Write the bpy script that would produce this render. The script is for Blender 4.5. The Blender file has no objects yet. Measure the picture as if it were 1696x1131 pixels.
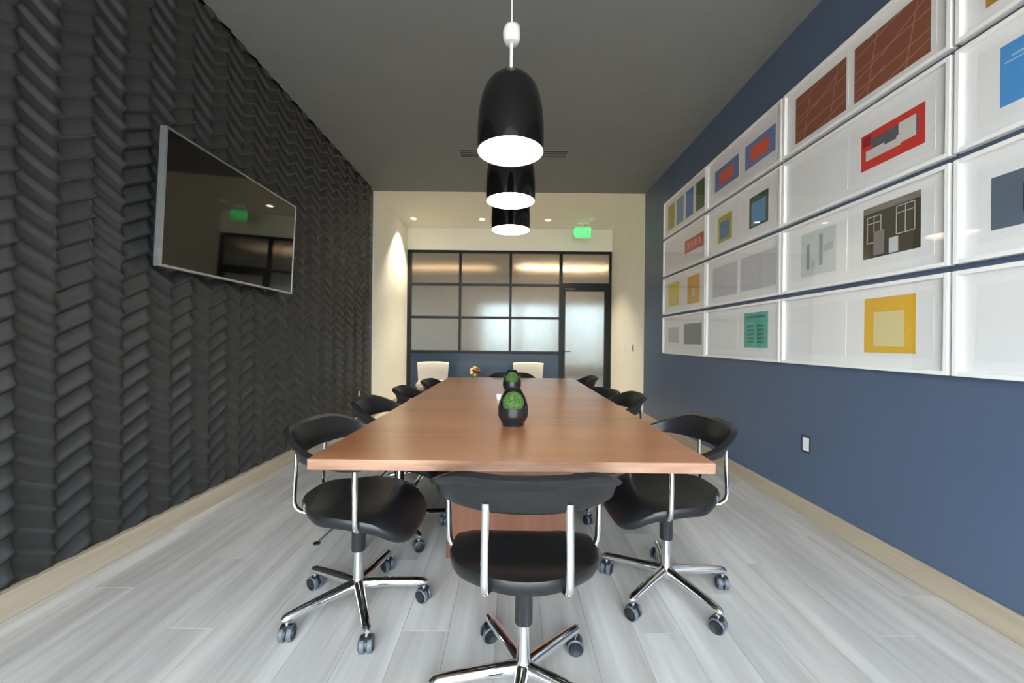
import bpy, math, random
from mathutils import Vector, Matrix
random.seed(7)
S = bpy.context.scene
C = S.collection
PI = math.pi
R_ = math.radians

# ------------------------------------------------------------------ camera
CAM_H = 1.13
cd = bpy.data.cameras.new('camera')
cam = bpy.data.objects.new('camera', cd)
C.objects.link(cam)
cd.sensor_width = 36.0
cd.lens = 14.0
cd.clip_start = 0.02
cd.shift_x = 0.0012
cam.location = (0, 0, CAM_H)
cam.rotation_euler = (Matrix.Rotation(PI / 2, 3, 'X') @ Matrix.Rotation(math.radians(0.6), 3, 'Z')).to_euler()
S.camera = cam

# ------------------------------------------------------------------ world, exposure
W = bpy.data.worlds.new('daylight')
S.world = W
W.use_nodes = True
wt = W.node_tree
bg = wt.nodes['Background']
geo = wt.nodes.new('ShaderNodeTexCoord')
sep = wt.nodes.new('ShaderNodeSeparateXYZ')
rmp = wt.nodes.new('ShaderNodeValToRGB')
mp = wt.nodes.new('ShaderNodeMath'); mp.operation = 'MULTIPLY_ADD'
mp.inputs[1].default_value = 0.5; mp.inputs[2].default_value = 0.5
wt.links.new(geo.outputs['Generated'], sep.inputs[0])
wt.links.new(sep.outputs['Z'], mp.inputs[0])
wt.links.new(mp.outputs[0], rmp.inputs[0])
e = rmp.color_ramp.elements
e[0].position = 0.47; e[0].color = (0.42, 0.40, 0.37, 1)
e[1].position = 0.53; e[1].color = (0.86, 0.95, 1.0, 1)
x = e.new(1.0); x.color = (0.62, 0.82, 1.0, 1)
wt.links.new(rmp.outputs[0], bg.inputs['Color'])
bg.inputs['Strength'].default_value = 13.0

vs = S.view_settings
vs.view_transform = 'Standard'
vs.look = 'None'
vs.gamma = 1.0
vs.use_curve_mapping = False
vs.exposure = 0.4

# room dimensions (metres): X right, Y away from the camera, Z up
XL, XR, HC = -2.03, 1.955, 3.32
YB, YD, YE = -1.9, 5.85, 7.75          # window wall behind camera, end of dark part, glazed end wall


def portal(name, x0, x1, z0, z1, y, facing):
    d = bpy.data.lights.new(name, 'AREA')
    d.shape = 'RECTANGLE'; d.size = x1 - x0; d.size_y = z1 - z0
    d.cycles.is_portal = True
    o = bpy.data.objects.new(name, d)
    C.objects.link(o)
    o.location = ((x0 + x1) / 2, y, (z0 + z1) / 2)
    o.rotation_euler = (PI / 2 if facing > 0 else -PI / 2, 0, 0)
    return o


portal('window_daylight', XL + .12, XR - .12, .12, 3.08, YB - .02, -1)

# ------------------------------------------------------------------ materials
MATS = {}


def mat(name, col, rough=.5, metal=0.0, spec=.5, coat=0.0, emis=None, estr=0.0):
    if name in MATS:
        return MATS[name]
    m = bpy.data.materials.new(name)
    m.use_nodes = True
    b = m.node_tree.nodes['Principled BSDF']
    b.inputs['Base Color'].default_value = (*col, 1)
    b.inputs['Roughness'].default_value = rough
    b.inputs['Metallic'].default_value = metal
    b.inputs['Specular IOR Level'].default_value = spec
    b.inputs['Coat Weight'].default_value = coat
    if emis:
        b.inputs['Emission Color'].default_value = (*emis, 1)
        b.inputs['Emission Strength'].default_value = estr
    MATS[name] = m
    return m


def srgb(r, g, b):
    f = lambda c: (c / 255 / 12.92) if c / 255 <= .04045 else ((c / 255 + .055) / 1.055) ** 2.4
    return (f(r), f(g), f(b))


def noisy(m, scale, stretch, c0, c1, p0=.3, p1=.7, detail=4.0, rnd=False, bump=0.0, coord='Object', rnd_amt=.12, rough=None):
    """colour grain from stretched noise on a material's base colour"""
    nt = m.node_tree
    b = nt.nodes['Principled BSDF']
    tc = nt.nodes.new('ShaderNodeTexCoord')
    mpn = nt.nodes.new('ShaderNodeMapping')
    mpn.inputs['Scale'].default_value = stretch
    nt.links.new(tc.outputs[coord], mpn.inputs['Vector'])
    n = nt.nodes.new('ShaderNodeTexNoise')
    n.noise_dimensions = '4D'
    n.inputs['Scale'].default_value = scale
    n.inputs['Detail'].default_value = detail
    n.inputs['Roughness'].default_value = .6
    nt.links.new(mpn.outputs[0], n.inputs['Vector'])
    r = nt.nodes.new('ShaderNodeValToRGB')
    r.color_ramp.elements[0].position = p0
    r.color_ramp.elements[0].color = (*c0, 1)
    r.color_ramp.elements[1].position = p1
    r.color_ramp.elements[1].color = (*c1, 1)
    nt.links.new(n.outputs['Fac'], r.inputs[0])
    out = r.outputs[0]
    if rnd:
        oi = nt.nodes.new('ShaderNodeObjectInfo')
        mm = nt.nodes.new('ShaderNodeMath'); mm.operation = 'MULTIPLY'; mm.inputs[1].default_value = 40
        nt.links.new(oi.outputs['Random'], mm.inputs[0])
        nt.links.new(mm.outputs[0], n.inputs['W'])
        mr = nt.nodes.new('ShaderNodeMapRange')
        mr.inputs['To Min'].default_value = 1 - rnd_amt
        mr.inputs['To Max'].default_value = 1 + rnd_amt
        nt.links.new(oi.outputs['Random'], mr.inputs['Value'])
        vm = nt.nodes.new('ShaderNodeVectorMath'); vm.operation = 'SCALE'
        nt.links.new(out, vm.inputs[0])
        nt.links.new(mr.outputs[0], vm.inputs['Scale'])
        out = vm.outputs[0]
    nt.links.new(out, b.inputs['Base Color'])
    if bump:
        bp = nt.nodes.new('ShaderNodeBump')
        bp.inputs['Strength'].default_value = bump
        bp.inputs['Distance'].default_value = .01
        nt.links.new(n.outputs['Fac'], bp.inputs['Height'])
        nt.links.new(bp.outputs[0], b.inputs['Normal'])
    return m


M_CEIL = noisy(mat('charcoal_ceiling_paint', (.075, .077, .08), .75), 3, (1, 1, 1), (.195, .203, .201), (.21, .218, .216))
M_BLUE = noisy(mat('slate_blue_wall_paint', (.05, .065, .095), .42), 2, (1, 1, 1), (.080, .115, .184), (.086, .123, .196))
M_TILE = noisy(mat('charcoal_relief_panel', (.04, .04, .04), .36), 9, (1, 1, 1), (.030, .031, .031), (.042, .042, .042), rnd=False)
M_WHITE = noisy(mat('cream_white_wall_paint', (.78, .74, .66), .7), 2, (1, 1, 1), (.80, .79, .69), (.84, .83, .73))
M_WCEIL = mat('white_ceiling_paint', (.80, .77, .65), .8)
M_FLOOR = noisy(mat('pale_grey_oak_plank', (.5, .48, .46), .42), 1.6, (7, .55, 4), srgb(160, 153, 148), srgb(214, 209, 203), .27, .72, 5.0, rnd=True, rnd_amt=.05)
M_SUBFLOOR = mat('dark_floor_joint', (.3, .28, .27), .8)
M_BASE = noisy(mat('light_oak_baseboard', (.5, .42, .33), .5), 2, (12, .6, 12), srgb(166, 150, 130), srgb(186, 172, 151), .3, .7)
M_WALNUT = noisy(mat('walnut_veneer', (.25, .12, .06), .285, spec=.85, coat=.5), 3.0, (.25, 2.2, 2.2), srgb(146, 90, 55), srgb(190, 126, 84), .3, .7, 2.0)
M_WALNUT.node_tree.nodes['Principled BSDF'].inputs['Coat Roughness'].default_value = .285
M_WALNUT_EDGE = noisy(mat('walnut_end_edge', (.3, .2, .14), .35), 3.0, (1.2, 5, 9), srgb(116, 79, 57), srgb(166, 128, 104), .3, .7, 5.0)
M_WALNUT_V = noisy(mat('walnut_pedestal', (.25, .12, .06), .4), 3.0, (7, 7, .35), srgb(96, 56, 36), srgb(128, 78, 52), .28, .75, 5.0)
M_CHROME = mat('polished_chrome', (.82, .82, .82), .09, 1.0)
M_LEATHER = noisy(mat('black_leather', (.012, .012, .013), .34, spec=.32), 60, (1, 1, 1), (.010, .010, .011), (.016, .016, .017), bump=.06)
M_PLASTIC = mat('black_plastic', (.012, .013, .015), .4)
M_RUBBER = mat('grey_caster_rubber', (.085, .10, .12), .5)
M_GLOSSBLACK = mat('gloss_black_enamel', (.005, .005, .005), .07)
M_SHADEIN = mat('white_shade_lining', (.85, .82, .76), .6)
M_LAMP = mat('lit_opal_diffuser', (.9, .9, .85), .5, emis=(1.0, .86, .66), estr=9.0)
M_CORD = mat('white_cord', (.75, .75, .74), .5)
M_BLACKMETAL = mat('black_steel_frame', (.012, .014, .016), .4, spec=.18)
M_NAVY = mat('navy_panel', (.024, .046, .079), .3, spec=.28)
M_FRAMEW = mat('white_lacquer_frame', (.9, .9, .88), .4)
M_PAPER = mat('white_mat_paper', (.89, .89, .88), .8)
M_SHEET = mat('white_print_sheet', (.85, .85, .84), .75)
M_SILVER = mat('brushed_silver_bezel', (.55, .56, .58), .3, .9)
M_SCREEN = mat('black_screen_glass', (.003, .003, .003), .04, coat=.5)
M_MOSS = noisy(mat('green_moss', (.09, .2, .03), .95), 90, (1, 1, 1), (.018, .055, .008), (.10, .19, .038), .35, .65, 3.0, bump=.8)
M_POT = mat('satin_black_ceramic', (.012, .012, .014), .28)
M_SWITCH = mat('white_switch_plastic', (.8, .8, .8), .4)
M_PLATE = mat('slate_blue_cover_plate', (.045, .055, .08), .4)
M_CREAM = noisy(mat('cream_upholstery', (.72, .66, .56), .85), 40, (1, 1, 1), (.48, .44, .38), (.56, .51, .44), bump=.1)
M_OAK = mat('oak_chair_leg', (.32, .19, .09), .5)
M_COPPER = mat('copper', (.72, .34, .18), .25, 1.0)
M_BRASS = mat('aged_gold', (.5, .33, .1), .35, .8)
M_VENT = mat('grey_vent_metal', (.20, .205, .21), .5)
M_VENTDARK = mat('vent_slot_dark', (.02, .02, .02), .8)
M_DOWN = mat('lit_downlight_lens', (.9, .9, .8), .4, emis=(1.0, .85, .62), estr=14.0)
M_WHITEPL = mat('white_trim_plastic', (.8, .79, .76), .4)
M_EXITG = mat('green_exit_letters', (.05, .6, .15), .4, emis=(.05, 1.0, .2), estr=1.6)
M_EXITP = mat('green_lit_acrylic', (.3, .75, .4), .3, emis=(.12, .8, .25), estr=.4)
M_LOBBYW = mat('lobby_wall_paint', (.74, .73, .70), .8)
M_LOBBYC = mat('lobby_ceiling_paint', (.70, .58, .45), .8)
M_LOBBYF = mat('lobby_floor_tile', (.45, .42, .40), .4)
M_COVE = mat('lit_cove_strip', (1, 1, 1), .5, emis=(1.0, .72, .42), estr=26.0)
M_COVE2 = mat('amber_cove_strip', (1, 1, 1), .5, emis=(1.0, .62, .30), estr=3.5)
M_WFRAME = mat('aluminium_window_frame', (.35, .36, .38), .4, .5)


def glass_thin(name, ior=1.5, tint=(1, 1, 1), rough=.0):
    m = bpy.data.materials.new(name); m.use_nodes = True
    nt = m.node_tree
    nt.nodes.clear()
    o = nt.nodes.new('ShaderNodeOutputMaterial')
    t = nt.nodes.new('ShaderNodeBsdfTransparent'); t.inputs[0].default_value = (*tint, 1)
    g = nt.nodes.new('ShaderNodeBsdfGlossy'); g.inputs['Roughness'].default_value = rough
    lw_ = nt.nodes.new('ShaderNodeLayerWeight'); lw_.inputs['Blend'].default_value = .5
    pw = nt.nodes.new('ShaderNodeMath'); pw.operation = 'POWER'; pw.inputs[1].default_value = 5.0
    nt.links.new(lw_.outputs['Facing'], pw.inputs[0])
    r0 = ((ior - 1) / (ior + 1)) ** 2
    f = nt.nodes.new('ShaderNodeMath'); f.operation = 'MULTIPLY_ADD'; f.inputs[1].default_value = (1 - r0) * .6; f.inputs[2].default_value = r0
    nt.links.new(pw.outputs[0], f.inputs[0])
    x = nt.nodes.new('ShaderNodeMixShader')
    nt.links.new(f.outputs[0], x.inputs[0]); nt.links.new(t.outputs[0], x.inputs[1]); nt.links.new(g.outputs[0], x.inputs[2])
    nt.links.new(x.outputs[0], o.inputs['Surface'])
    MATS[name] = m
    return m


M_GLASS = glass_thin('clear_picture_glass', 1.45)
M_WINGLASS = glass_thin('clear_window_glass', 1.3)
M_REED = mat('reeded_frosted_glass', (.95, .95, .94), .2)
b_ = M_REED.node_tree.nodes['Principled BSDF']
b_.inputs['Transmission Weight'].default_value = 1.0
b_.inputs['IOR'].default_value = 1.35
nt_ = M_REED.node_tree
tc_ = nt_.nodes.new('ShaderNodeTexCoord')
wv_ = nt_.nodes.new('ShaderNodeTexWave'); wv_.wave_type = 'BANDS'; wv_.bands_direction = 'X'
wv_.inputs['Scale'].default_value = 22
bp_ = nt_.nodes.new('ShaderNodeBump'); bp_.inputs['Strength'].default_value = .35; bp_.inputs['Distance'].default_value = .01
nt_.links.new(tc_.outputs['Object'], wv_.inputs['Vector'])
nt_.links.new(wv_.outputs['Fac'], bp_.inputs['Height'])
nt_.links.new(bp_.outputs[0], b_.inputs['Normal'])


# ------------------------------------------------------------------ mesh helpers
class MB:
    def __init__(s):
        s.v, s.f, s.m, s.sm = [], [], [], []

    def add(s, verts, faces, mi=0, smooth=False):
        o = len(s.v)
        s.v += [tuple(p) for p in verts]
        for f in faces:
            s.f.append([i + o for i in f]); s.m.append(mi); s.sm.append(smooth)
        return s

    def box(s, x0, x1, y0, y1, z0, z1, mi=0, bev=0.0):
        if bev <= 0:
            vs_ = [(x0, y0, z0), (x1, y0, z0), (x1, y1, z0), (x0, y1, z0), (x0, y0, z1), (x1, y0, z1), (x1, y1, z1), (x0, y1, z1)]
            return s.add(vs_, [(0, 3, 2, 1), (4, 5, 6, 7), (0, 1, 5, 4), (1, 2, 6, 5), (2, 3, 7, 6), (3, 0, 4, 7)], mi)
        b = bev
        V, idx = [], {}
        for ix, (xa, sx) in enumerate(((x0, 1), (x1, -1))):
            for iy, (ya, sy) in enumerate(((y0, 1), (y1, -1))):
                for iz, (za, sz) in enumerate(((z0, 1), (z1, -1))):
                    idx[ix, iy, iz, 0] = len(V); V.append((xa, ya + sy * b, za + sz * b))
                    idx[ix, iy, iz, 1] = len(V); V.append((xa + sx * b, ya, za + sz * b))
                    idx[ix, iy, iz, 2] = len(V); V.append((xa + sx * b, ya + sy * b, za))
        F = []
        for i in (0, 1):
            F.append([idx[i, a, c, 0] for a, c in ((0, 0), (1, 0), (1, 1), (0, 1))][::1 if i else -1])
            F.append([idx[a, i, c, 1] for a, c in ((0, 0), (1, 0), (1, 1), (0, 1))][::-1 if i else 1])
            F.append([idx[a, c, i, 2] for a, c in ((0, 0), (1, 0), (1, 1), (0, 1))][::1 if i else -1])
        for i in (0, 1):
            for j in (0, 1):
                F.append([idx[i, j, 0, 0], idx[i, j, 1, 0], idx[i, j, 1, 1], idx[i, j, 0, 1]])
                F.append([idx[i, 0, j, 0], idx[i, 1, j, 0], idx[i, 1, j, 2], idx[i, 0, j, 2]])
                F.append([idx[0, i, j, 1], idx[1, i, j, 1], idx[1, i, j, 2], idx[0, i, j, 2]])
                for k in (0, 1):
                    F.append([idx[i, j, k, 0], idx[i, j, k, 1], idx[i, j, k, 2]])
        return s.add(V, F, mi)

    def loft(s, rings, mi=0, smooth=True, cap=True, closed=True):
        n = len(rings[0]); V = [p for r in rings for p in r]; F = []
        m = n if closed else n - 1
        for i in range(len(rings) - 1):
            for j in range(m):
                k = (j + 1) % n
                F.append((i * n + j, i * n + k, (i + 1) * n + k, (i + 1) * n + j))
        s.add(V, F, mi, smooth)
        if cap:
            o = len(s.v) - len(V)
            s.f.append([o + j for j in range(n)][::-1]); s.m.append(mi); s.sm.append(False)
            e_ = o + (len(rings) - 1) * n
            s.f.append([e_ + j for j in range(n)]); s.m.append(mi); s.sm.append(False)
        return s

    def lathe(s, prof, n=32, c=(0, 0, 0), mi=0, smooth=True, cap=True):
        rings = []
        for r, z in prof:
            rings.append([(c[0] + r * math.cos(2 * PI * k / n), c[1] + r * math.sin(2 * PI * k / n), c[2] + z) for k in range(n)])
        return s.loft(rings, mi, smooth, cap)

    def tube(s, pts, r, n=10, mi=0, flat=1.0, ref=None, cap=True):
        pts = [Vector(p) for p in pts]
        rr = r if isinstance(r, (list, tuple)) else [r] * len(pts)
        rings = []
        prev = None
        for i, p in enumerate(pts):
            a = pts[max(i - 1, 0)]; b = pts[min(i + 1, len(pts) - 1)]
            t = (b - a).normalized()
            if prev is None:
                u = Vector(ref) if ref else (Vector((0, 0, 1)) if abs(t.z) < .9 else Vector((1, 0, 0)))
            else:
                u = prev
            u = (u - t * u.dot(t)).normalized(); prev = u
            w = t.cross(u)
            rings.append([p + u * (rr[i] * math.cos(2 * PI * k / n)) + w * (rr[i] * flat * math.sin(2 * PI * k / n)) for k in range(n)])
        return s.loft(rings, mi, True, cap)

    def sphere(s, c, r, n=16, m=10, mi=0, sc=(1, 1, 1)):
        rings = []
        for i in range(m + 1):
            a = -PI / 2 + PI * i / m
            q = max(math.cos(a), .001)
            rings.append([(c[0] + sc[0] * r * q * math.cos(2 * PI * k / n), c[1] + sc[1] * r * q * math.sin(2 * PI * k / n), c[2] + sc[2] * r * math.sin(a)) for k in range(n)])
        return s.loft(rings, mi, True, True)

    def mesh(s, name, mats):
        me = bpy.data.meshes.new(name)
        me.from_pydata(s.v, [], s.f)
        for m in (mats if isinstance(mats, (list, tuple)) else [mats]):
            me.materials.append(m)
        me.polygons.foreach_set('material_index', s.m)
        me.polygons.foreach_set('use_smooth', s.sm)
        import bmesh
        bm = bmesh.new(); bm.from_mesh(me)
        bmesh.ops.recalc_face_normals(bm, faces=bm.faces)
        bm.to_mesh(me); bm.free()
        if any(s.sm):
            me.set_sharp_from_angle(angle=math.radians(42))
        me.update()
        return me

    def build(s, name, mats, parent=None, loc=None, rot=None):
        return put(name, s.mesh(name, mats), parent, loc, rot)


def put(name, me, parent=None, loc=None, rot=None):
    o = bpy.data.objects.new(name, me)
    C.objects.link(o)
    if parent: o.parent = parent
    if loc is not None: o.location = loc
    if rot is not None: o.rotation_euler = rot
    return o


def empty(name, loc=(0, 0, 0), rz=0.0):
    o = bpy.data.objects.new(name, None)
    C.objects.link(o)
    o.location = loc; o.rotation_euler = (0, 0, rz)
    o.empty_display_size = .1
    return o


def tag(o, label=None, cat=None, group=None, kind=None):
    if label: o['label'] = label
    if cat: o['category'] = cat
    if group: o['group'] = group
    if kind: o['kind'] = kind
    return o


def struct(o, label):
    o['kind'] = 'structure'; o['label'] = label
    return o


def copy_tree(o, parent=None):
    c = o.copy(); C.objects.link(c); c.parent = parent
    for ch in list(o.children):
        copy_tree(ch, c)
    return c


# ------------------------------------------------------------------ floor and planks
T = .2
fl = MB().box(XL - T, XR + T, YB - T, YE + .15, -.12, -.012).build('floor', M_SUBFLOOR)
struct(fl, 'pale grey wood plank floor of the meeting room')
PW, PL, GAP = .182, 1.45, .0007
pm = {}


def plank(x0, x1, y0, y1):
    k = (round(x1 - x0, 3), round(y1 - y0, 3))
    if k not in pm:
        w, l = k
        pm[k] = MB().box(-w / 2, w / 2, -l / 2, l / 2, -.012, 0, bev=.0005).mesh('plank', M_FLOOR)
    put('plank', pm[k], fl, ((x0 + x1) / 2, (y0 + y1) / 2, 0))


xs = XL - .02
ci = 0
while xs < XR + .02:
    x1 = min(xs + PW, XR + .02)
    y = YB - .1 - [0, .55, 1.05, .3, .8][ci % 5]
    while y < YE + .1:
        y0, y1 = max(y, YB - .1), min(y + PL, YE + .1)
        if y1 - y0 > .05:
            plank(xs + GAP / 2, x1 - GAP / 2, y0 + GAP / 2, y1 - GAP / 2)
        y += PL
    xs += PW; ci += 1

# ------------------------------------------------------------------ shell
struct(MB().box(XL - T, XR + T, YB - T, -.35, HC, HC + .25).build('ceiling_window', M_WCEIL), 'white ceiling strip along the tall windows')
struct(MB().box(XL - T, XR + T, -.35, YD, HC, HC + .25).build('ceiling', M_CEIL), 'dark charcoal painted ceiling over the conference table')
struct(MB().box(XL - T, XR + T, YD, YE + .15, HC, HC + .25).build('ceiling_rear', M_WCEIL), 'cream white ceiling over the glazed end of the room')
wl = MB().box(XL - T, XL - .012, YB - T, YD, 0, HC).build('wall_left', M_TILE)
struct(wl, 'charcoal relief wall of chevron scalloped panels')
struct(MB().box(XL - T, XL, YD, YE + .15, 0, HC).build('wall_left_rear', M_WHITE), 'cream white wall left of the glazed partition')
struct(MB().box(XR, XR + T, YB - T, YD, 0, HC).build('wall_right', M_BLUE), 'slate blue painted wall behind the framed prints')
struct(MB().box(XR, XR + T, YD, YE + .15, 0, HC).build('wall_right_rear', M_WHITE), 'cream white wall right of the glazed door')
BH = .11
struct(MB().box(XL - .01, XL + .04, YB, YD + .0, 0, BH, bev=.003).build('baseboard_left', M_BASE), 'light oak baseboard under the chevron wall')
struct(MB().box(XR - .016, XR, YB, YD, 0, BH, bev=.003).build('baseboard_right', M_BASE), 'light oak baseboard under the slate blue wall')
struct(MB().box(XL, XL + .014, YD, YE, 0, BH, bev=.003).build('baseboard_left_rear', M_BASE), 'light oak baseboard under the left cream wall')
struct(MB().box(XR - .014, XR, YD, YE, 0, BH, bev=.003).build('baseboard_right_rear', M_BASE), 'light oak baseboard under the right cream wall')

# window wall behind the camera
wb = MB()
wb.box(XL - T, XL + .1, YB - T, YB, 0, HC); wb.box(XR - .1, XR + T, YB - T, YB, 0, HC)
wb.box(XL + .1, XR - .1, YB - T, YB, 3.1, HC); wb.box(XL + .1, XR - .1, YB - T, YB, 0, .1)
struct(wb.build('wall_back', M_WHITE), 'white wall around the tall windows')
win = MB()
for i in range(5):
    xx = XL + .1 + (XR - XL - .2) * i / 4
    win.box(xx - .03, xx + .03, YB - .12, YB - .06, .1, 3.1)
win.box(XL + .1, XR - .1, YB - .12, YB - .06, .1, .16); win.box(XL + .1, XR - .1, YB - .12, YB - .06, 3.04, 3.1)
win.box(XL + .1, XR - .1, YB - .12, YB - .06, 2.2, 2.25)
struct(win.build('window_1', M_WFRAME), 'tall gridded window opposite the glazed partition')

# ------------------------------------------------------------------ chevron relief panels on the left wall
BW, RP, RISE, Y_APEX = .151, .098, .088, 1.933
OUT_U, OUT_V = .013, .021


UU = ((0, 0), (.50, .14), (.80, .58), (.93, 1.0), (1, .15))
VV = ((0, 0), (.13, .45), (.24, 1.0), (.36, .64), (.55, .30), (.78, .08), (1, 0))


def tile_geom(up, yb, zb, zmin=None, zmax=None):
    """one scooped relief piece: swells towards its far edge and towards its lower lip"""
    V, F = [], []
    for u, fu in UU:
        for v, fv in VV:
            z = zb + RP * v + RISE * (u if up else 1 - u)
            if zmin is not None: z = min(max(z, zmin), zmax)
            V.append((OUT_U * fu + OUT_V * fv, yb + BW * u, z))
    n = len(VV)
    for i in range(len(UU) - 1):
        for j in range(n - 1):
            F.append((i * n + j, (i + 1) * n + j, (i + 1) * n + j + 1, i * n + j + 1))
    return V, F


def mesh_tiles(list_):
    me = bpy.data.meshes.new('wall_tile')
    V, F = [], []
    for v, f in list_:
        o = len(V); V += v; F += [[i + o for i in q] for q in f]
    me.from_pydata(V, [], F)
    me.materials.append(M_TILE)
    me.polygons.foreach_set('use_smooth', [True] * len(F))
    me.update()
    return me


tiles = []
k0 = math.floor((YB - Y_APEX) / BW)
k1 = math.ceil((YD - Y_APEX) / BW)
for k in range(k0, k1):
    yb = Y_APEX + k * BW
    up = (k % 2 == 1)                      # band just before an apex climbs
    if yb + BW > YD + .002 or yb < YB - BW: continue
    nrow = int(HC / RP) + 3
    for r in range(-1, nrow):
        zb = r * RP - .055
        if zb + RP + RISE <= BH * .6 or zb >= HC: continue
        tiles.append((up, yb, zb))


def tile_score(t):
    up, yb, zb = t
    yc, zc = yb + BW / 2, zb + (RP + RISE) / 2
    if zb < BH or zb + RP + RISE > HC or yb < 1.6: return 0
    if abs((zc - CAM_H) / yc) * 660 > 575: return 0
    if 2.1 < yc < 3.4 and 1.6 < zc < 2.25: return 0
    return 1 / yc ** 3 / (1 + ((zc - CAM_H) / yc) ** 2) ** .3


tiles.sort(key=tile_score, reverse=True)
tm = {u: mesh_tiles([tile_geom(u, 0, 0)]) for u in (True, False)}
for up, yb, zb in tiles[:300]:
    put('wall_tile', tm[up], wl, (XL - .012, yb, zb))
rest = put('wall_tile_field', mesh_tiles([tile_geom(u, y_, z_, 0.0, HC - .0005) for u, y_, z_ in tiles[300:]]), wl, (XL - .012, 0, 0))
tag(rest, 'rest of the charcoal chevron relief panels', kind='stuff')

# ------------------------------------------------------------------ glazed end partition
YP = YE
wf = MB().box(XL, XR, YP, YP + .12, 2.9, HC).build('wall_far', M_WHITE)
struct(wf, 'cream white header wall above the glazed partition')
COLX = [-1.985, -1.0, -.015, .97, 1.915]
ROWZ = [.945, 1.59, 2.235, 2.88]
gp = empty('glazed_partition', (0, YP + .05, 0))
tag(gp, 'black steel gridded partition with reeded glass panes and navy base', 'partition')
fr = MB()
d0, d1 = -.035, .035
fr.box(XL, COLX[0] + .03, d0, d1, 0, 2.9)
fr.box(COLX[4] - .005, XR, d0, d1, 0, 2.9)
fr.box(COLX[0], COLX[4], d0, d1, 2.85, 2.9)
fr.box(COLX[0] + .03, COLX[3] - .03, d0 - .02, d1, ROWZ[0] - .06, ROWZ[0])
fr.box(COLX[3] - .03, COLX[3] + .03, d0, d1, 0, 2.85)
fr.box(COLX[3] + .03, COLX[4] - .005, d0, d1, 2.19, 2.28)
fr.box(COLX[0] + .03, COLX[3] - .03, d0, d1, 0, .05)
fr.build('frame', M_BLACKMETAL, gp)
for i in (1, 2):
    MB().box(COLX[i] - .024, COLX[i] + .024, d0, d1, ROWZ[0], 2.85).build('mullion', M_BLACKMETAL, gp)
for z in ROWZ[1:3]:
    MB().box(COLX[0] + .03, COLX[3] - .03, d0 + .005, d1 - .005, z - .024, z + .024).build('transom', M_BLACKMETAL, gp)
edges_x = [(COLX[0] + .03, COLX[1] - .024), (COLX[1] + .024, COLX[2] - .024), (COLX[2] + .024, COLX[3] - .03)]
edges_z = [(ROWZ[0], ROWZ[1] - .024), (ROWZ[1] + .024, ROWZ[2] - .024), (ROWZ[2] + .024, 2.85)]
for a, b in edges_x:
    for c, d in edges_z:
        MB().box(a, b, -.005, .005, c, d).build('glass_pane', M_REED, gp)
MB().box(COLX[3] + .03, COLX[4] - .005, -.005, .005, 2.28, 2.85).build('glass_pane', M_REED, gp)
MB().box(COLX[0] + .03, COLX[3] - .03, -.02, .02, .05, ROWZ[0] - .06).build('base_panel', M_NAVY, gp)

dr = empty('door_1', (COLX[3] + .035, YP + .05, 0))
tag(dr, 'black framed glass door with reeded pane and lever handle', kind='structure')
DWid = COLX[4] - .01 - (COLX[3] + .035)
df = MB()
df.box(0, .055, -.025, .025, .01, 2.185); df.box(DWid - .08, DWid, -.025, .025, .01, 2.185)
df.box(.055, DWid - .08, -.025, .025, 2.125, 2.185); df.box(.055, DWid - .08, -.025, .025, .01, .12)
df.build('door_frame', M_BLACKMETAL, dr)
MB().box(.055, DWid - .08, -.005, .005, .12, 2.125).build('glass_pane', M_REED, dr)
hd = MB()
hd.box(.015, .045, -.04, -.025, .87, 1.03, bev=.003); hd.tube([(.03, -.04, .95), (.03, -.075, .95), (.06, -.085, .95), (.15, -.085, .95)], .009)
hd.build('door_handle', M_BLACKMETAL, dr)
MB().box(.02, .24, -.075, -.027, 2.135, 2.18, bev=.004).build('door_closer', M_PLASTIC, dr)

# lobby beyond the glass
LX0, LX1, LY0, LY1, LH = -4.5, 5.5, YE + .15, 13.2, 3.3
struct(MB().box(LX0, LX1, LY0, LY1, -.12, 0).build('floor_lobby', M_LOBBYF), 'tiled lobby floor behind the reeded glass')
struct(MB().box(LX0, LX1, LY0, LY1, LH, LH + .1).build('ceiling_lobby', M_LOBBYC), 'warm lit lobby ceiling behind the reeded glass')
lw = MB()
lw.box(LX0 - .1, LX0, LY0, 8.6, 0, LH); lw.box(LX0 - .1, LX0, 12.7, LY1, 0, LH); lw.box(LX0 - .1, LX0, 8.6, 12.7, 2.7, LH); lw.box(LX0 - .1, LX0, 8.6, 12.7, 0, .3); lw.box(LX1, LX1 + .1, LY0, LY1, 0, LH)  # left wall opened for an added window that brightens the lobby
lw.box(LX0, XL - T, LY0 - .1, LY0, 0, LH); lw.box(XR + T, LX1, LY0 - .1, LY0, 0, LH)
wins = [(-.95, .15), (.35, 1.45), (1.75, 3.0), (3.2, 4.4)]
xx = LX0
for a, b in wins:
    lw.box(xx, a, LY1, LY1 + .15, 0, LH); lw.box(a, b, LY1, LY1 + .15, 2.35, LH); lw.box(a, b, LY1, LY1 + .15, 0, .35); xx = b
lw.box(xx, LX1, LY1, LY1 + .15, 0, LH)
M_TINT = glass_thin('grey_dimming_window_glass', 1.3, (.27, .285, .285))  # tint added to tone down the strong sky beyond the lobby
wn = MB()
for a, b in wins:
    wn.box(a, b, LY1 + .07, LY1 + .08, .35, 2.35)
wn.box(LX0 - .05, LX0 - .04, 8.6, 12.7, .3, 2.7)  # added side window, unseen, lets extra daylight onto the lobby walls
struct(wn.build('window_2', M_TINT), 'lobby windows behind the reeded glass, with dimming tint and an added side window')
struct(lw.build('wall_lobby', M_LOBBYW), 'warm beige lobby walls seen blurred through the reeded glass')
lc = empty('linear_light', (1.5, 11.4, LH - .046), R_(3))
tag(lc, 'warm linear ceiling light glowing behind the upper reeded panes', 'light')
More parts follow.
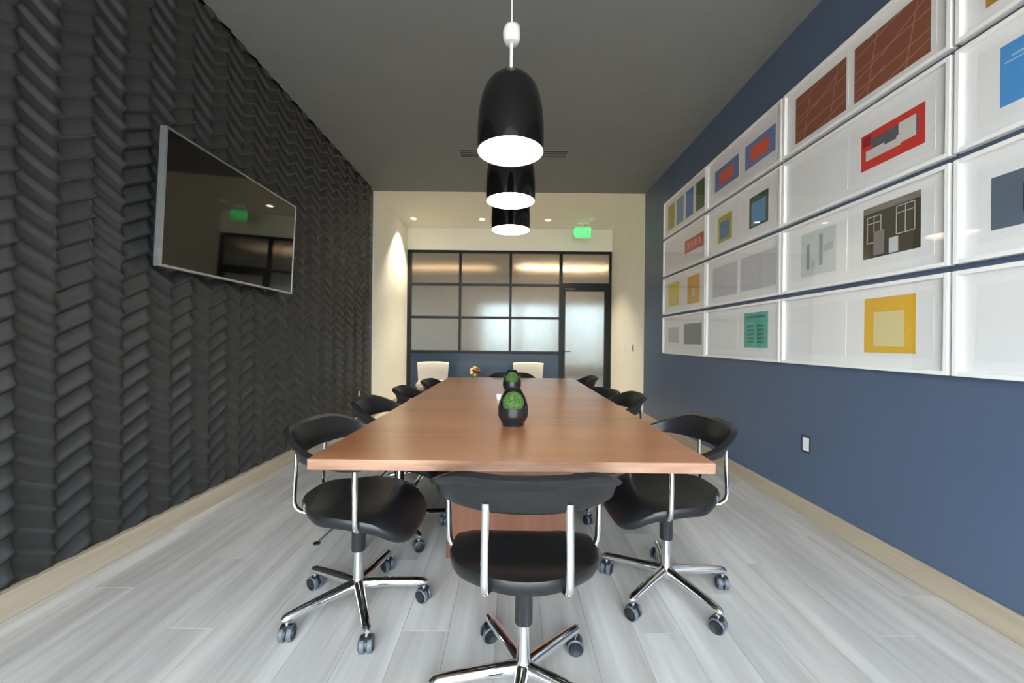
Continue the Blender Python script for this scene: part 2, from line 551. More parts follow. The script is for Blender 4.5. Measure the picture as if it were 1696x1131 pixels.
MB().box(-1.3, 1.3, -.04, .04, 0, .04).build('housing', M_WHITEPL, lc)
MB().box(-1.28, 1.28, -.034, .034, -.012, 0).build('diffuser', M_COVE, lc)

lc2 = empty('linear_light', (-2.1, 11.5, LH - .046))
tag(lc2, 'soft amber linear ceiling light behind the upper left reeded panes', 'light')
MB().box(-1.6, 1.6, -.07, .07, 0, .04).build('housing', M_WHITEPL, lc2)
MB().box(-1.58, 1.58, -.06, .06, -.012, 0).build('diffuser', M_COVE2, lc2)

# ------------------------------------------------------------------ conference table
ct = empty('conference_table', (.006, 2.72, 0))
tag(ct, 'long walnut conference table with slab top in the middle of the room', 'table')
TW, TL0, TL1 = .65, 1.265 - 2.72, 4.17 - 2.72
tt = MB()
tt.box(-TW, TW, TL0, TL1, .715, .75, bev=.0015)
me_ = tt.mesh('table_top', [M_WALNUT, M_WALNUT_EDGE])
for p in me_.polygons:
    if p.normal.z < .9: p.material_index = 1
put('table_top', me_, ct)
for yy in (2.07 - 2.72, 3.37 - 2.72):
    MB().box(-.33, .33, yy - .03 + .03, yy + .07, 0.0, .715, bev=.002).build('pedestal_panel', M_WALNUT_V, ct)
MB().box(-.04, .04, 2.14 - 2.72, 3.37 - 2.72, .35, .65, bev=.002).build('stretcher', M_WALNUT_V, ct)
MB().box(-.45, .45, TL0 + .25, TL1 - .25, .69, .715).build('apron', M_PLASTIC, ct)

# ------------------------------------------------------------------ chairs
def sm(a, b, x):
    t = min(max((x - a) / (b - a), 0), 1)
    return t * t * (3 - 2 * t)


def seat_mesh():
    mb = MB()
    n, m = 40, 7
    A, Bk, Fr = .232, .205, .262

    def outline(a, s):
        cx, sy = math.cos(a), math.sin(a)
        p = 2.6 if sy < 0 else 3.6
        x = abs(cx) ** (2 / p) * math.copysign(1, cx) * A * s
        y = abs(sy) ** (2 / p) * math.copysign(1, sy) * (Fr if sy > 0 else Bk) * s
        # rear narrows into a rounded tail
        x *= 1 - .26 * sm(.0, -.21, y)
        return x, y

    def ztop(x, y):
        z = .462
        z += .016 * (x / A) ** 2 * (1 - sm(.02, .2, y))
        z += .030 * sm(-.06, -.205, y)
        z -= .085 * sm(.14, .29, y)
        z -= .012 * sm(.16, .232, abs(x)) * sm(0, .2, y)
        return z
    rings = []
    for i in range(m + 1):
        s = max(i / m, .02)
        rings.append([(*outline(2 * PI * k / n, s), 0) for k in range(n)])
    top = [[(x, y, ztop(x, y)) for x, y, _ in r] for r in rings]
    edge1 = [(x * 1.018, y * 1.018, ztop(x, y) - .010) for x, y, _ in rings[-1]]
    edge2 = [(x * 1.015, y * 1.015, ztop(x, y) - .026) for x, y, _ in rings[-1]]
    bot = [[(x * .98, y * .98, ztop(x, y) - .040) for x, y, _ in r] for r in rings[::-1]]
    mb.loft(top + [edge1, edge2] + bot, 0, True, True)
    return mb.mesh('seat', M_LEATHER)


def band_path(t):
    """t -1..1 along the wrap-around back, chair faces +Y; returns plan point and outward normal"""
    a, b = .276, .245
    L1 = 1.0
    arm = .14
    tt_ = abs(t)
    sg = math.copysign(1, t)
    if tt_ < .72:
        ph = tt_ / .72 * PI / 2
        p = 2.25
        x = a * math.sin(ph) ** (2 / p); y = -b * math.cos(ph) ** (2 / p)
        nx, ny = math.sin(ph), -math.cos(ph)
    else:
        q = (tt_ - .72) / .28
        x = a - .018 * q * q; y = arm * q
        nx, ny = 1, .12 * q
    return sg * x, y + .0, sg * nx, ny


def back_mesh():
    mb = MB()
    rings = []
    N = 56
    for i in range(N + 1):
        t = -1 + 2 * i / N
        x, y, nx, ny = band_path(t)
        at = abs(t)
        ztop = .785 - .100 * sm(.22, .85, at)
        hgt = .112 - .084 * sm(.22, .78, at)
        endr = 1 - .55 * sm(.94, 1.0, at)
        hgt *= endr
        th = (.020 + .002 * sm(.5, .9, at)) * endr
        lean = .040 * hgt / .112
        zc = ztop
        prof = [(.000, 0.004), (.55, 0), (1.0, -.006), (1.08, -.018), (.75, -.035), (.45, -.30), (.40, -.6), (.45, -.92), (.2, -1.0), (-.35, -1.0), (-.55, -.92), (-.6, -.6), (-.55, -.3), (-.6, -.06), (-.45, -.012)]
        ring = []
        for o, z in prof:
            if z > -.05:
                zz = zc + z * (hgt / .112)
                f = -z * (hgt / .112) / max(hgt, .001)
            else:
                zz = zc + z * hgt; f = -z
            off = o * th - lean * f ** .9 if f > 0 else o * th
            ring.append((x + nx * off, y + ny * off, zz))
        rings.append(ring)
    mb.loft(rings, 0, True, True)
    return mb.mesh('backrest', M_LEATHER)


def arc_pts(p0, p1, p2, n=6):
    p0, p1, p2 = Vector(p0), Vector(p1), Vector(p2)
    return [(1 - t) ** 2 * p0 + 2 * t * (1 - t) * p1 + t * t * p2 for t in [i / n for i in range(n + 1)]]


def support_mesh(front, sg):
    if front:
        pts = [Vector((sg * .254, .09, .675)), Vector((sg * .254, .09, .60)), Vector((sg * .252, .09, .50))] + arc_pts((sg * .251, .09, .475), (sg * .249, .09, .437), (sg * .21, .085, .425)) + [Vector((sg * .10, .07, .412))]
    else:
        pts = [Vector((sg * .112, -.205, .70)), Vector((sg * .113, -.208, .60)), Vector((sg * .113, -.212, .52))] + arc_pts((sg * .113, -.213, .495), (sg * .113, -.214, .452), (sg * .108, -.17, .444)) + [Vector((sg * .08, -.08, .412))]
    return MB().tube(pts, .0105, 10, flat=.95 if front else .62, ref=(0, 1, 0) if front else (1, 0, 0)).mesh('support', M_CHROME)


def leg_mesh():
    """one spoke of the star base along +X from the hub"""
    mb = MB()
    rings = []
    for s_, w, h, z in ((.018, .022, .024, .100), (.06, .0215, .0225, .100), (.14, .020, .020, .0965), (.22, .0185, .018, .091), (.268, .0175, .0165, .087), (.284, .0145, .0135, .085), (.292, .007, .007, .084)):
        ring = []
        for k in range(12):
            a = 2 * PI * k / 12
            ring.append((s_, w * math.cos(a), z + h * math.sin(a)))
        rings.append(ring)
    mb.loft(rings, 0, True, True)
    return mb.mesh('leg', M_CHROME)


def caster_mesh():
    mb = MB()
    r = .0300

    def wheel(y0, y1, outer):
        n = 20
        def ring(rr, y): return [(rr * math.cos(2 * PI * k / n), y, r + rr * math.sin(2 * PI * k / n)) for k in range(n)]
        a, b = (y0, y1)
        mb.loft([ring(r * .9, a), ring(r, a + .003 * (1 if b > a else -1)), ring(r, b - .003 * (1 if b > a else -1)), ring(r * .86, b)], 1, True, False)
        mb.loft([ring(r * .86, b), ring(r * .72, b + .0008), ring(r * .70, b - .003), ring(r * .3, b + .001), ring(.001, b + .001)], 1 if False else 0, True, False)
        mb.loft([ring(r * .9, a), ring(.001, a)], 0, True, False)
    wheel(.004, .024, True)
    wheel(-.004, -.024, True)
    # hood and stem
    rings = []
    for y in (-.0035, .0035):
        rings.append([(.030 * math.cos(a) - .004, y, r + .031 * math.sin(a)) for a in [PI * k / 10 for k in range(11)]] + [(-.03, y, r - .004), (.02, y, r - .004)])
    mb.loft(rings, 0, True, True)
    rings = []
    for y, q in ((-.022, .8), (-.02, 1.0), (.02, 1.0), (.022, .8)):
        rings.append([(.029 * q * math.cos(a), y, r + .0305 * q * math.sin(a)) for a in [PI * .22 + PI * .56 * k / 8 for k in range(9)]] + [(-.014, y, r + .010), (.014, y, r + .010)])
    mb.loft(rings, 0, True, True)
    mb.lathe([(.0085, .055), (.0085, .078)], 12, (0, 0, 0), 2)
    return mb.mesh('caster', [M_PLASTIC, M_RUBBER, M_CHROME])


CH = dict(seat=seat_mesh(), back=back_mesh(), leg=leg_mesh(), caster=caster_mesh())
for f_ in (0, 1):
    for s_ in (-1, 1):
        CH[f_, s_] = support_mesh(f_, s_)
CH['sleeve'] = MB().lathe([(.026, .243), (.028, .246), (.028, .40), (.032, .41)], 20).mesh('gas_column', M_PLASTIC)
CH['lower'] = MB().lathe([(.026, .078), (.030, .085), (.031, .112), (.024, .122), (.0215, .135), (.0195, .243)], 20).mesh('lower_column', M_CHROME)
CH['plate'] = MB().box(-.105, .105, -.10, .10, .398, .418, bev=.006).mesh('seat_plate', M_PLASTIC)
CH['lever'] = MB().tube([(.04, -.03, .402), (.07, -.055, .385), (.125, -.105, .338)], .0045, 8).lathe([(.002, -.003), (.014, -.0025), (.014, .0025), (.002, .003)], 12, (.131, -.111, .333)).mesh('lever', M_PLASTIC)


def chair(loc, rz, base, label, group, drop=0.0):
    t = empty('conference_chair', (loc[0], loc[1], 0), rz)
    tag(t, label, 'chair', group)
    dz = (0, 0, -drop)
    put('seat', CH['seat'], t, dz); put('backrest', CH['back'], t, dz)
    for f_ in (0, 1):
        for s_ in (-1, 1):
            put('support', CH[f_, s_], t, dz)
    put('seat_plate', CH['plate'], t, dz)
    put('gas_column', CH['sleeve'], t, dz); put('lower_column', CH['lower'], t); put('lever', CH['lever'], t, dz, (0, 0, PI if rz == 0 else 0))
    for k in range(5):
        a = math.radians(base + 72 * k) - rz
        lg = put('leg', CH['leg'], t, (0, 0, 0), (0, 0, a))
        put('caster', CH['caster'], lg, (.272, 0, .0), (0, 0, random.uniform(-2.4, 2.4)))
    return t


G = 'black leather swivel chairs around the walnut table'
R_ = math.radians
chair((.05, 1.26), 0, 44, 'black leather swivel chair nearest the camera, at the near end of the table', G)
chair((-.635, 1.685), -PI / 2 - R_(2), 9, 'black leather swivel chair on the television side, nearest the near end', G)
chair((-.65, 2.35), -PI / 2 + R_(3), 20, 'second black swivel chair from the near end, on the television side', G)
chair((-.66, 3.15), -PI / 2 + R_(6), 50, 'third black swivel chair from the near end, on the television side', G, .025)
chair((-.60, 3.86), -PI / 2 - R_(4), 31, 'black swivel chair on the television side, nearest the glazed partition', G, .035)
chair((.715, 1.81), PI / 2 + R_(2), 5.5, 'black leather swivel chair on the framed print side, nearest the near end', G)
chair((.645, 2.70), PI / 2 - R_(4), -52, 'second black swivel chair from the near end, on the framed print side', G)
chair((.635, 3.36), PI / 2 + R_(20), 15, 'third black swivel chair from the near end, on the framed print side', G, .055)
chair((.62, 4.02), PI / 2 - R_(4), 60, 'black swivel chair on the framed print side, nearest the glass door', G)
chair((.012, 4.16), PI, 12, 'black leather swivel chair at the far end of the table, behind the moss vases', G)

# ------------------------------------------------------------------ pendants
def pendant(y, label):
    p = empty('pendant_lamp', (-.012, y, 0))
    tag(p, label, 'lamp', 'black pendant lamps in a row over the table')
    R, zr, hh = .1725, 2.108, .41
    prof = [(.0, .16), (.012, .27), (.03, .37), (.06, .48), (.10, .59), (.16, .71), (.23, .81), (.35, .895), (.5, .962), (.65, .99), (.8, 1.0), (1.0, .992)]
    outer = [(r * R, zr + hh * (1 - t)) for t, r in prof]
    inner = [(max(r * R - .004, .01), zr + (hh - .006) * (1 - t)) for t, r in prof][::-1]
    MB().lathe([(.006, zr + hh)] + outer, 56, cap=False).build('shade', M_GLOSSBLACK, p)
    MB().lathe([(R * .992, zr)] + inner, 56, cap=False).build('shade_lining', M_SHADEIN, p)
    MB().lathe([(.002, zr + .022), (.12, zr + .022), (R * .968, zr + .022), (R * .968, zr + .028), (.002, zr + .028)], 48).build('diffuser', M_LAMP, p)
    MB().lathe([(.0085, zr + hh - .004), (.0085, 2.675)], 12).build('stem', M_CORD, p)
    MB().lathe([(.010, 2.668), (.034, 2.673), (.043, 2.688), (.045, 2.705), (.045, 2.732), (.041, 2.744), (.028, 2.751), (.004, 2.752)], 24).build('cord_adjuster', M_WHITEPL, p)
    MB().lathe([(.0045, 2.75), (.0045, HC - .02)], 8).build('cord', M_CORD, p)
    MB().lathe([(.05, HC - .03), (.055, HC - .025), (.055, HC)], 24).build('canopy', M_WHITEPL, p)


pendant(2.06, 'black dome pendant lamp hanging nearest the camera')
pendant(2.78, 'middle black dome pendant lamp of the three over the table')
pendant(3.50, 'black dome pendant lamp hanging nearest the glazed partition')

# ------------------------------------------------------------------ television
tv = empty('television', (XL + .04, 2.835, 1.53))
tv.rotation_euler = (0, R_(2.3), 0)
tag(tv, 'flat black television with silver bezel mounted on the chevron wall', 'television')
X0 = .02
TWd, THt = .655, .76
MB().box(X0, X0 + .036, -TWd, TWd, 0, THt, bev=.003).build('housing', M_PLASTIC, tv)
bz = MB()
fx0, fx1 = X0 + .012, X0 + .047
bz.box(fx0, fx1, -TWd - .004, -TWd + .009, -.004, THt + .004); bz.box(fx0, fx1, TWd - .009, TWd + .004, -.004, THt + .004)
bz.box(fx0, fx1, -TWd + .009, TWd - .009, -.004, .010); bz.box(fx0, fx1, -TWd + .009, TWd - .009, THt - .007, THt + .004)
bz.build('bezel', M_SILVER, tv)
MB().box(X0 + .036, X0 + .0445, -TWd + .009, TWd - .009, .010, THt - .007).build('screen', M_SCREEN, tv)
MB().box(.0, X0, -.2, .2, .18, .56).build('wall_bracket', M_PLASTIC, tv)
MB().box(X0 + .047, X0 + .0485, .02, .05, .001, .008).build('indicator', mat('red_indicator', (.4, .02, .02), .4), tv)

# ------------------------------------------------------------------ framed prints on the right wall
COLB = [(3.96, 5.055), (2.853, 3.943), (1.753, 2.836), (.648, 1.736)]      # far to near
ROWB = [(2.442, 2.892), (1.967, 2.413), (1.485, 1.937), (1.000, 1.455)]     # top to bottom
FD = .034
PMAT = {}


def pcol(rgb):
    k = 'print_ink_%d_%d_%d' % rgb
    return mat(k, srgb(*rgb), .7)


def artwork(ci_, ri, label, prints):
    y0, y1 = COLB[ci_]; z0, z1 = ROWB[ri]
    w, h = y1 - y0, z1 - z0
    a = empty('framed_print', (XR, (y0 + y1) / 2, z0))
    tag(a, label, 'picture', 'white framed prints on the slate blue wall')
    fw = .019
    f = MB()
    f.box(-FD, 0, -w / 2, -w / 2 + fw, 0, h, bev=.0012); f.box(-FD, 0, w / 2 - fw, w / 2, 0, h, bev=.0012)
    f.box(-FD, 0, -w / 2 + fw, w / 2 - fw, 0, fw, bev=.0012); f.box(-FD, 0, -w / 2 + fw, w / 2 - fw, h - fw, h, bev=.0012)
    f.build('frame', M_FRAMEW, a)
    MB().box(-.014, -.002, -w / 2 + fw, w / 2 - fw, fw, h - fw).build('mat_board', M_PAPER, a)
    MB().box(-.030, -.028, -w / 2 + fw, w / 2 - fw, fw, h - fw).build('glass', M_GLASS, a)
    u2y = lambda u: w / 2 - u * w                 # u runs from the far edge to the near edge
    for su0, su1 in ((.07, .49), (.51, .93)):
        MB().box(-.0152, -.014, u2y(su1), u2y(su0), .07 * h / .46, h - .07 * h / .46).build('paper_sheet', M_SHEET, a)
    for layers in prints:
        mb = MB(); mats = []; k = 0
        for it in layers:
            col, u0, u1, v0, v1 = it[:5]
            d = -.0153 - .0004 * k
            m = pcol(col)
            if m not in mats: mats.append(m)
            if len(it) == 5:
                mb.box(d - .0003, d, u2y(u1), u2y(u0), v0 * h, v1 * h, mats.index(m))
            else:                                # a thin ruled line from (u0,v0) to (u1,v1)
                t_ = it[5]
                p, q = Vector((u2y(u0), v0 * h)), Vector((u2y(u1), v1 * h))
                n = (q - p).orthogonal().normalized() * t_ / 2
                x0_, x1_ = d - .0003, d
                V = [(xx_, *pt) for xx_ in (x0_, x1_) for pt in (p + n, q + n, q - n, p - n)]
                mb.add(V, [(0, 1, 2, 3), (7, 6, 5, 4), (0, 4, 5, 1), (1, 5, 6, 2), (2, 6, 7, 3), (3, 7, 4, 0)], mats.index(m))
            k += 1
        mb.build('print', mats, a)
    return a


def inset(c0, c1, u0, u1, v0, v1, fx=.28, lo=.2, hi=.38):
    return [(c0, u0, u1, v0, v1), (c1, u0 + (u1 - u0) * fx, u1 - (u1 - u0) * fx, v0 + (v1 - v0) * lo, v1 - (v1 - v0) * hi)]


def brown(u0, u1):
    L = [((142, 82, 58), u0, u1, .13, .82)]
    ln = (176, 128, 106)
    W_ = u1 - u0
    for a, b, c, d in ((.0, .18, 1, .36), (.0, .52, 1, .66), (.0, .78, .7, 1.0), (.2, 0, .34, 1), (.72, 0, .86, 1), (.0, .02, .45, .3), (.4, .5, 1, .9), (.45, .0, 1, .2), (0, .36, .5, .56)):
        L.append((ln, u0 + a * W_, u0 + c * W_, .13 + b * .69, .13 + d * .69, .006))
    return L


def windows_dark(u0, u1, v0, v1):
    W_, H_ = u1 - u0, v1 - v0
    L = [((72, 66, 52), u0, u1, v0, v1), ((132, 126, 120), u0, u1, v1 - .12 * H_, v1)]
    ln = (198, 200, 198)
    for a0, a1, b0, b1 in ((.08, .34, .3, .8), (.62, .92, .34, .84)):
        for fa in (a0, (a0 + a1) / 2, a1):
            L.append((ln, u0 + fa * W_, u0 + fa * W_, v0 + b0 * H_, v0 + b1 * H_, .0045))
        for fb in (b0, b0 + (b1 - b0) * .75, b1):
            L.append((ln, u0 + a0 * W_, u0 + a1 * W_, v0 + fb * H_, v0 + fb * H_, .0045))
    L.append(((206, 212, 214), u0 + .5 * W_, u0 + .66 * W_, v0 + .02 * H_, v0 + .3 * H_))
    L.append(((136, 128, 128), u0 + .22 * W_, u0 + .42 * W_, v0 + .04 * H_, v0 + .5 * H_))
    return L


artwork(0, 0, 'white framed print with four stripes, olive, two blues and green', [
    [((176, 170, 72), .10, .275, .17, .83)], [((124, 160, 190), .33, .50, .17, .83)],
    [((84, 136, 200), .556, .72, .17, .83)], [((70, 98, 52), .78, .945, .17, .83)]])
artwork(1, 0, 'white framed print with two blue blocks each holding an orange block', [
    inset((112, 134, 188), (228, 104, 74), .12, .485, .28, .72, .2, .18, .24), inset((112, 134, 188), (232, 100, 60), .57, .92, .28, .72, .2, .18, .24)])
artwork(2, 0, 'large white framed print of two brown sheets crossed by pale lines', [brown(.095, .476), brown(.527, .908)])
artwork(3, 0, 'white framed print with ochre blocks, cut by the upper frame corner', [inset((186, 140, 52), (206, 168, 92), .09, .47, .17, .83), inset((186, 140, 52), (206, 168, 92), .53, .91, .17, .83)])
artwork(0, 1, 'white framed print with a single small red block, nearest the cream wall', [
    [((204, 74, 66), .54, .94, .36, .68)] + [((226, 150, 140), .60 + i * .08, .64 + i * .08, .45, .6) for i in range(4)]])
artwork(1, 1, 'white framed print with an olive block and a dark green block', [
    inset((176, 170, 72), (84, 128, 168), .176, .395, .22, .76, .16, .12, .22), inset((54, 88, 58), (92, 148, 196), .63, .85, .22, .78, .12, .06, .2)])
artwork(2, 1, 'white framed print with one red block holding grey and white bars', [
    [((212, 56, 44), .572, .888, .27, .71), ((94, 94, 98), .63, .86, .42, .62), ((214, 212, 206), .60, .78, .38, .50),
     ((214, 212, 206), .77, .85, .40, .63), ((94, 94, 98), .70, .76, .47, .62), ((150, 24, 34), .58, .63, .56, .68)]])
artwork(3, 1, 'white framed print with a bright blue block and pale strokes', [
    [((78, 152, 216), .137, .47, .25, .79), ((170, 208, 236), .17, .27, .66, .675), ((170, 208, 236), .15, .24, .62, .632), ((190, 220, 238), .24, .36, .36, .46), ((214, 226, 226), .33, .45, .48, .6)],
    [((78, 152, 216), .54, .87, .25, .79)]])
artwork(0, 2, 'white framed print with a yellow and an orange block, nearest the cream wall', [
    inset((230, 208, 90), (206, 206, 190), .138, .418, .2, .8, .36, .14, .5), inset((226, 176, 84), (206, 206, 190), .61, .87, .16, .82, .36, .24, .46)])
artwork(1, 2, 'white framed print with two very pale lavender grey sheets', [
    [((206, 205, 209), .10, .48, .18, .8)], [((202, 203, 208), .525, .94, .18, .8)]])
artwork(2, 2, 'white framed print with a faint grey sheet and a dark brown block with pale grids', [
    [((206, 213, 212), .157, .42, .2, .82), ((150, 156, 156), .20, .225, .3, .66), ((158, 162, 162), .30, .325, .32, .76), ((186, 193, 193), .24, .27, .3, .42), ((186, 193, 193), .33, .40, .5, .6)],
    windows_dark(.59, .874, .25, .86)])
artwork(3, 2, 'white framed print with a slate grey block and darker centre', [
    inset((94, 106, 122), (46, 54, 62), .113, .47, .25, .72, .26, .22, .26), inset((94, 106, 122), (46, 54, 62), .54, .89, .25, .72, .26, .22, .26)])
artwork(0, 3, 'white framed print with a pale grey and a mid grey block, bottom row', [
    [((196, 198, 202), .14, .42, .3, .7)], [((136, 138, 142), .54, .92, .26, .76)]])
artwork(1, 3, 'white framed print with one teal block, bottom row', [
    [((96, 178, 160), .58, .86, .22, .84)] + [((50, 130, 112), .62 + (i % 2) * .12, .70 + (i % 2) * .12, .3 + i // 2 * .07, .34 + i // 2 * .07) for i in range(10)] + [((50, 130, 112), .6, .84, .74, .78)]])
artwork(2, 3, 'white framed print with one amber yellow block and pale centre, bottom row', [
    inset((228, 180, 44), (224, 208, 150), .60, .857, .2, .84, .2, .12, .26)])
artwork(3, 3, 'white framed print with blank sheets, cut by the right edge, bottom row', [])

# ------------------------------------------------------------------ moss vases and small item on the table
def moss_vase(x, y, s, label):
    v = empty('moss_vase', (x, y, .75))
    tag(v, label, 'vase', 'black slanted vases with moss on the table')
    n, m = 36, 14
    Rm, Ht = .068 * s, .175 * s

    def rad(q):                                   # egg profile
        return Rm * (.70 + .30 * sm(0, .28, q)) * (1 - .42 * sm(.42, 1.0, q) ** 1.2)
    rings, inn = [], []
    for j in range(m + 1):
        r_, i_ = [], []
        for k in range(n):
            a = 2 * PI * k / n
            # rim height: low in front (towards -Y), high at the back
            top = .082 * s + (.168 - .082) * s * sm(-.75, .8, math.sin(a))
            q = j / m * top / Ht
            r = rad(q)
            r_.append((r * math.cos(a), r * math.sin(a), q * Ht))
            i_.append(((r - .006) * math.cos(a), (r - .006) * math.sin(a), max(q * Ht, .012)))
        rings.append(r_); inn.append(i_)
    MB().loft(rings + inn[::-1], 0, True, True).build('vase', M_POT, v)
    mb = MB()
    rr = .050 * s
    random.seed(3)
    R2 = []
    for i in range(15):
        a = -PI / 2 + PI * i / 14
        ring = []
        for k in range(26):
            j = 1 + random.uniform(-.05, .05)
            q = max(math.cos(a), .01)
            ring.append((rr * j * q * math.cos(2 * PI * k / 26), rr * j * q * math.sin(2 * PI * k / 26) - .004, .100 * s + rr * j * 1.05 * math.sin(a)))
        R2.append(ring)
    mb.loft(R2, 0, True, True)
    mb.build('moss', M_MOSS, v)


moss_vase(.014, 1.81, 1.0, 'black slanted vase filled with green moss, nearest on the walnut table')
moss_vase(.012, 2.98, 1.0, 'black slanted vase filled with green moss, farther along the walnut table')
cup = empty('white_cup', (-.075, 2.6, .75))
tag(cup, 'tiny white cup on the table behind the near moss vase', 'cup')
MB().lathe([(.012, 0), (.014, .003), (.017, .036), (.0155, .036), (.012, .006), (.001, .005)], 20).build('cup_body', M_SWITCH, cup)
MB().tube([(.016, 0, .03), (.025, 0, .028), (.026, 0, .016), (.0145, 0, .010)], .002, 8).build('handle', M_SWITCH, cup)

# ------------------------------------------------------------------ seating group by the partition
def lounge_chair(loc, rz, label):
    t = empty('lounge_chair', (loc[0], loc[1], 0), rz)
    tag(t, label, 'chair', 'cream lounge chairs by the partition')
    # faces +Y: curved upholstered back behind the seat
    rings = []
    for i in range(13):
        q = -1 + i / 6
        x = .27 * q; y = -.24 + .05 * q * q
        zt = .765 - .012 * abs(q) ** 3; zb = .40
        ring = []
        for o, z in ((-.02, zt - .012), (0, zt), (.03, zt - .008), (.045, zt - .03), (.06, (zt + zb) / 2), (.06, zb), (.0, zb - .01), (-.015, zb + .02), (-.03, (zt + zb) / 2)):
            ring.append((x * (1 - .08 * (zt - z) / .3), y + o + .05 * (zt - z) * 1.0, z))
        rings.append(ring)
    MB().loft(rings, 0, True, True).build('backrest', M_CREAM, t)
    MB().box(-.255, .255, -.2, .27, .36, .455, bev=.03).build('seat', M_CREAM, t)
    MB().box(-.24, .24, -.19, .25, .325, .36, bev=.004).build('seat_frame', M_OAK, t)
    for sx in (-1, 1):
        for sy in (-1, 1):
            MB().tube([(sx * .20, sy * .18 + .03, .34), (sx * .245, sy * .225 + .03, 0.0)], [.018, .011], 10).build('leg', M_OAK, t)


lounge_chair((-1.32, 6.75), R_(180 + 8), 'cream upholstered lounge chair with wooden legs, on the left by the partition')
lounge_chair((.30, 6.85), R_(180 - 4), 'cream upholstered lounge chair behind the far moss vase by the partition')
st = empty('side_table', (-.60, 6.75, 0))
tag(st, 'small round dark table between the two cream lounge chairs', 'table')
MB().lathe([(.001, .485), (.24, .485), (.245, .49), (.245, .505), (.24, .51), (.001, .51)], 32).build('table_top', M_PLASTIC, st)
MB().lathe([(.02, .015), (.02, .485)], 14).build('pedestal', M_BLACKMETAL, st)
MB().lathe([(.001, 0), (.16, 0), (.16, .01), (.03, .02), (.001, .02)], 28).build('base', M_BLACKMETAL, st)
fa = empty('flower_arrangement', (-.60, 6.75, .51))
tag(fa, 'small copper and gold floral arrangement between the cream chairs', 'flowers')
MB().lathe([(.03, 0), (.045, .01), (.055, .05), (.04, .08), (.033, .08), (.001, .03)], 20).build('bowl', M_BRASS, fa)
random.seed(11)
for dx, dy, dz, r, m_ in ((-.05, 0, .12, .042, M_BRASS), (.03, -.02, .135, .045, M_COPPER), (.075, .01, .11, .036, M_COPPER), (-.01, .04, .155, .038, M_BRASS), (-.055, -.045, .085, .026, M_SWITCH)):
    rings = []
    for i in range(9):
        a = -PI / 2 + PI * i / 8
        rings.append([(dx + r * max(math.cos(a), .02) * (1 + .16 * math.cos(6 * 2 * PI * k / 24)) * math.cos(2 * PI * k / 24), dy + r * max(math.cos(a), .02) * (1 + .16 * math.cos(6 * 2 * PI * k / 24)) * math.sin(2 * PI * k / 24), dz + r * math.sin(a)) for k in range(24)])
    MB().loft(rings, 0, True, True).build('blossom', m_, fa)

# ------------------------------------------------------------------ ceiling fittings
def downlight(x, y, label, watts):
    d = empty('downlight', (x, y, HC))
    tag(d, label, 'light', 'recessed downlights in the cream ceiling')
    MB().lathe([(.045, -.004), (.066, -.008), (.07, -.003), (.07, .0)], 28, cap=False).build('trim_ring', M_WHITEPL, d)
    MB().lathe([(.001, -.006), (.047, -.006), (.047, -.001), (.001, -.001)], 24).build('lens', M_DOWN, d)
    L = bpy.data.lights.new('downlight_beam', 'SPOT')
    L.energy = watts; L.color = (1.0, .87, .66); L.spot_size = R_(95); L.spot_blend = .6; L.shadow_soft_size = .04
    o = bpy.data.objects.new('downlight_beam', L); C.objects.link(o); o.parent = d; o.location = (0, 0, -.02)


downlight(-1.77, 7.15, 'lit round downlight beside the left cream wall', 205)
downlight(-.54, 7.15, 'lit round downlight in the cream ceiling, middle of the three', 215)
downlight(.65, 7.15, 'lit round downlight in the cream ceiling, nearest the exit sign', 215)

ex = empty('exit_sign', (1.30, 7.3, HC))
tag(ex, 'green lit exit sign hanging from the cream ceiling near the door', 'sign')
MB().box(-.10, .10, -.035, .035, -.035, 0, bev=.004).build('canopy', M_WHITEPL, ex)
MB().box(-.012, .012, -.012, .012, -.08, -.035).build('stem', M_WHITEPL, ex)
MB().box(-.145, .145, -.008, .008, -.29, -.075, bev=.002).build('acrylic_panel', M_EXITP, ex)
tcu = bpy.data.curves.new('exit_text', 'FONT')
tcu.body = 'EXIT'; tcu.size = .17; tcu.align_x = 'CENTER'; tcu.align_y = 'CENTER'; tcu.extrude = .001
to_ = bpy.data.objects.new('exit_text', tcu); C.objects.link(to_)
dg = bpy.context.evaluated_depsgraph_get()
tme = bpy.data.meshes.new_from_object(to_.evaluated_get(dg))
bpy.data.objects.remove(to_)
tme.materials.clear(); tme.materials.append(M_EXITG)
put('lettering', tme, ex, (0, -.0095, -.182), (PI / 2, 0, 0))
sd = empty('smoke_detector', (1.42, 7.05, HC))
tag(sd, 'white round smoke detector on the cream ceiling above the exit sign', 'detector')
MB().lathe([(.055, 0), (.058, -.012), (.05, -.022)], 24, cap=True).build('base', M_WHITEPL, sd)
MB().lathe([(.036, -.022), (.034, -.036), (.02, -.042), (.001, -.042)], 24).build('sensor_cap', M_WHITEPL, sd)


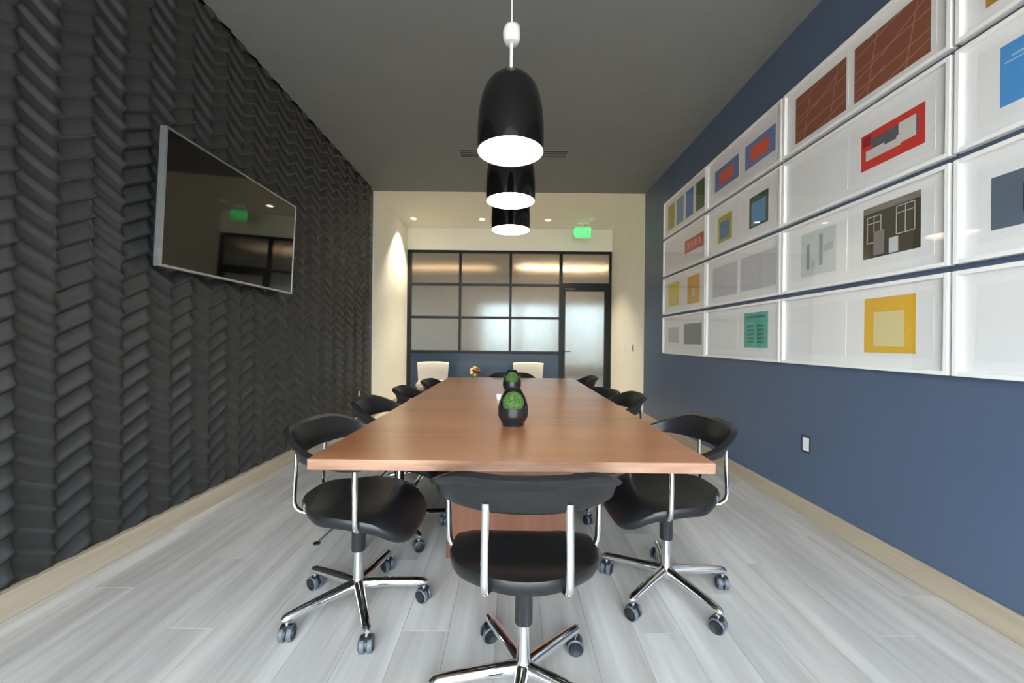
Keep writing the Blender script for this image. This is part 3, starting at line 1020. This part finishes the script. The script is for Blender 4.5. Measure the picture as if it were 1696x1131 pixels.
def slot_vent(x0, x1, y0, y1, label, mf, n):
    v = empty('ceiling_vent', ((x0 + x1) / 2, (y0 + y1) / 2, HC))
    tag(v, label, 'vent')
    w, d = (x1 - x0) / 2, (y1 - y0) / 2
    MB().box(-w, w, -d, d, -.003, 0).build('backing', M_VENTDARK, v)
    f = MB()
    f.box(-w - .012, w + .012, -d - .012, -d, -.009, 0); f.box(-w - .012, w + .012, d, d + .012, -.009, 0)
    f.box(-w - .012, -w, -d, d, -.009, 0); f.box(w, w + .012, -d, d, -.009, 0)
    f.build('vent_frame', mf, v)
    for i in range(n):
        yy = -d + (2 * d) * (i + 1) / (n + 1)
        MB().box(-w, w, yy - .007, yy + .007, -.008, -.003).build('slat', mf, v)


slot_vent(-.61, .63, 4.56, 4.72, 'long grey slot vent in the charcoal ceiling behind the pendants', M_VENT, 3)
slot_vent(-1.8, 1.75, 7.58, 7.63, 'long narrow slot vent in the cream ceiling above the partition', M_WHITEPL, 1)

# ------------------------------------------------------------------ switches and outlets
def wall_plate(name, loc, nx, plate, insert, label, w=.075, h=.118, iw=.034, ih=.068):
    p = empty(name, loc)
    tag(p, label, 'switch' if 'switch' in name else 'outlet')
    s = nx
    MB().box(min(0, s * .006), max(0, s * .006), -w / 2, w / 2, -h / 2, h / 2, bev=.0015).build('cover_plate', plate, p)
    MB().box(min(s * .006, s * .009), max(s * .006, s * .009), -iw / 2, iw / 2, -ih / 2, ih / 2, bev=.001).build('insert', insert, p)


wall_plate('wall_outlet', (XR, 2.62, .475), -1, M_PLATE, M_SWITCH, 'white wall outlet on the slate blue wall below the prints', .09, .118, .05, .085)
wall_plate('wall_outlet', (XL + .03, 5.25, .42), 1, M_PLASTIC, M_SWITCH, 'small white outlet low on the chevron wall', .05, .09, .034, .07)
wall_plate('light_switch', (XR, 6.80, 1.045), -1, M_SWITCH, M_WHITEPL, 'white light switch on the cream wall nearest the glass door')
wall_plate('light_switch', (XR, 6.36, 1.045), -1, M_SILVER, M_PLATE, 'grey light switch on the cream wall nearest the slate blue wall')
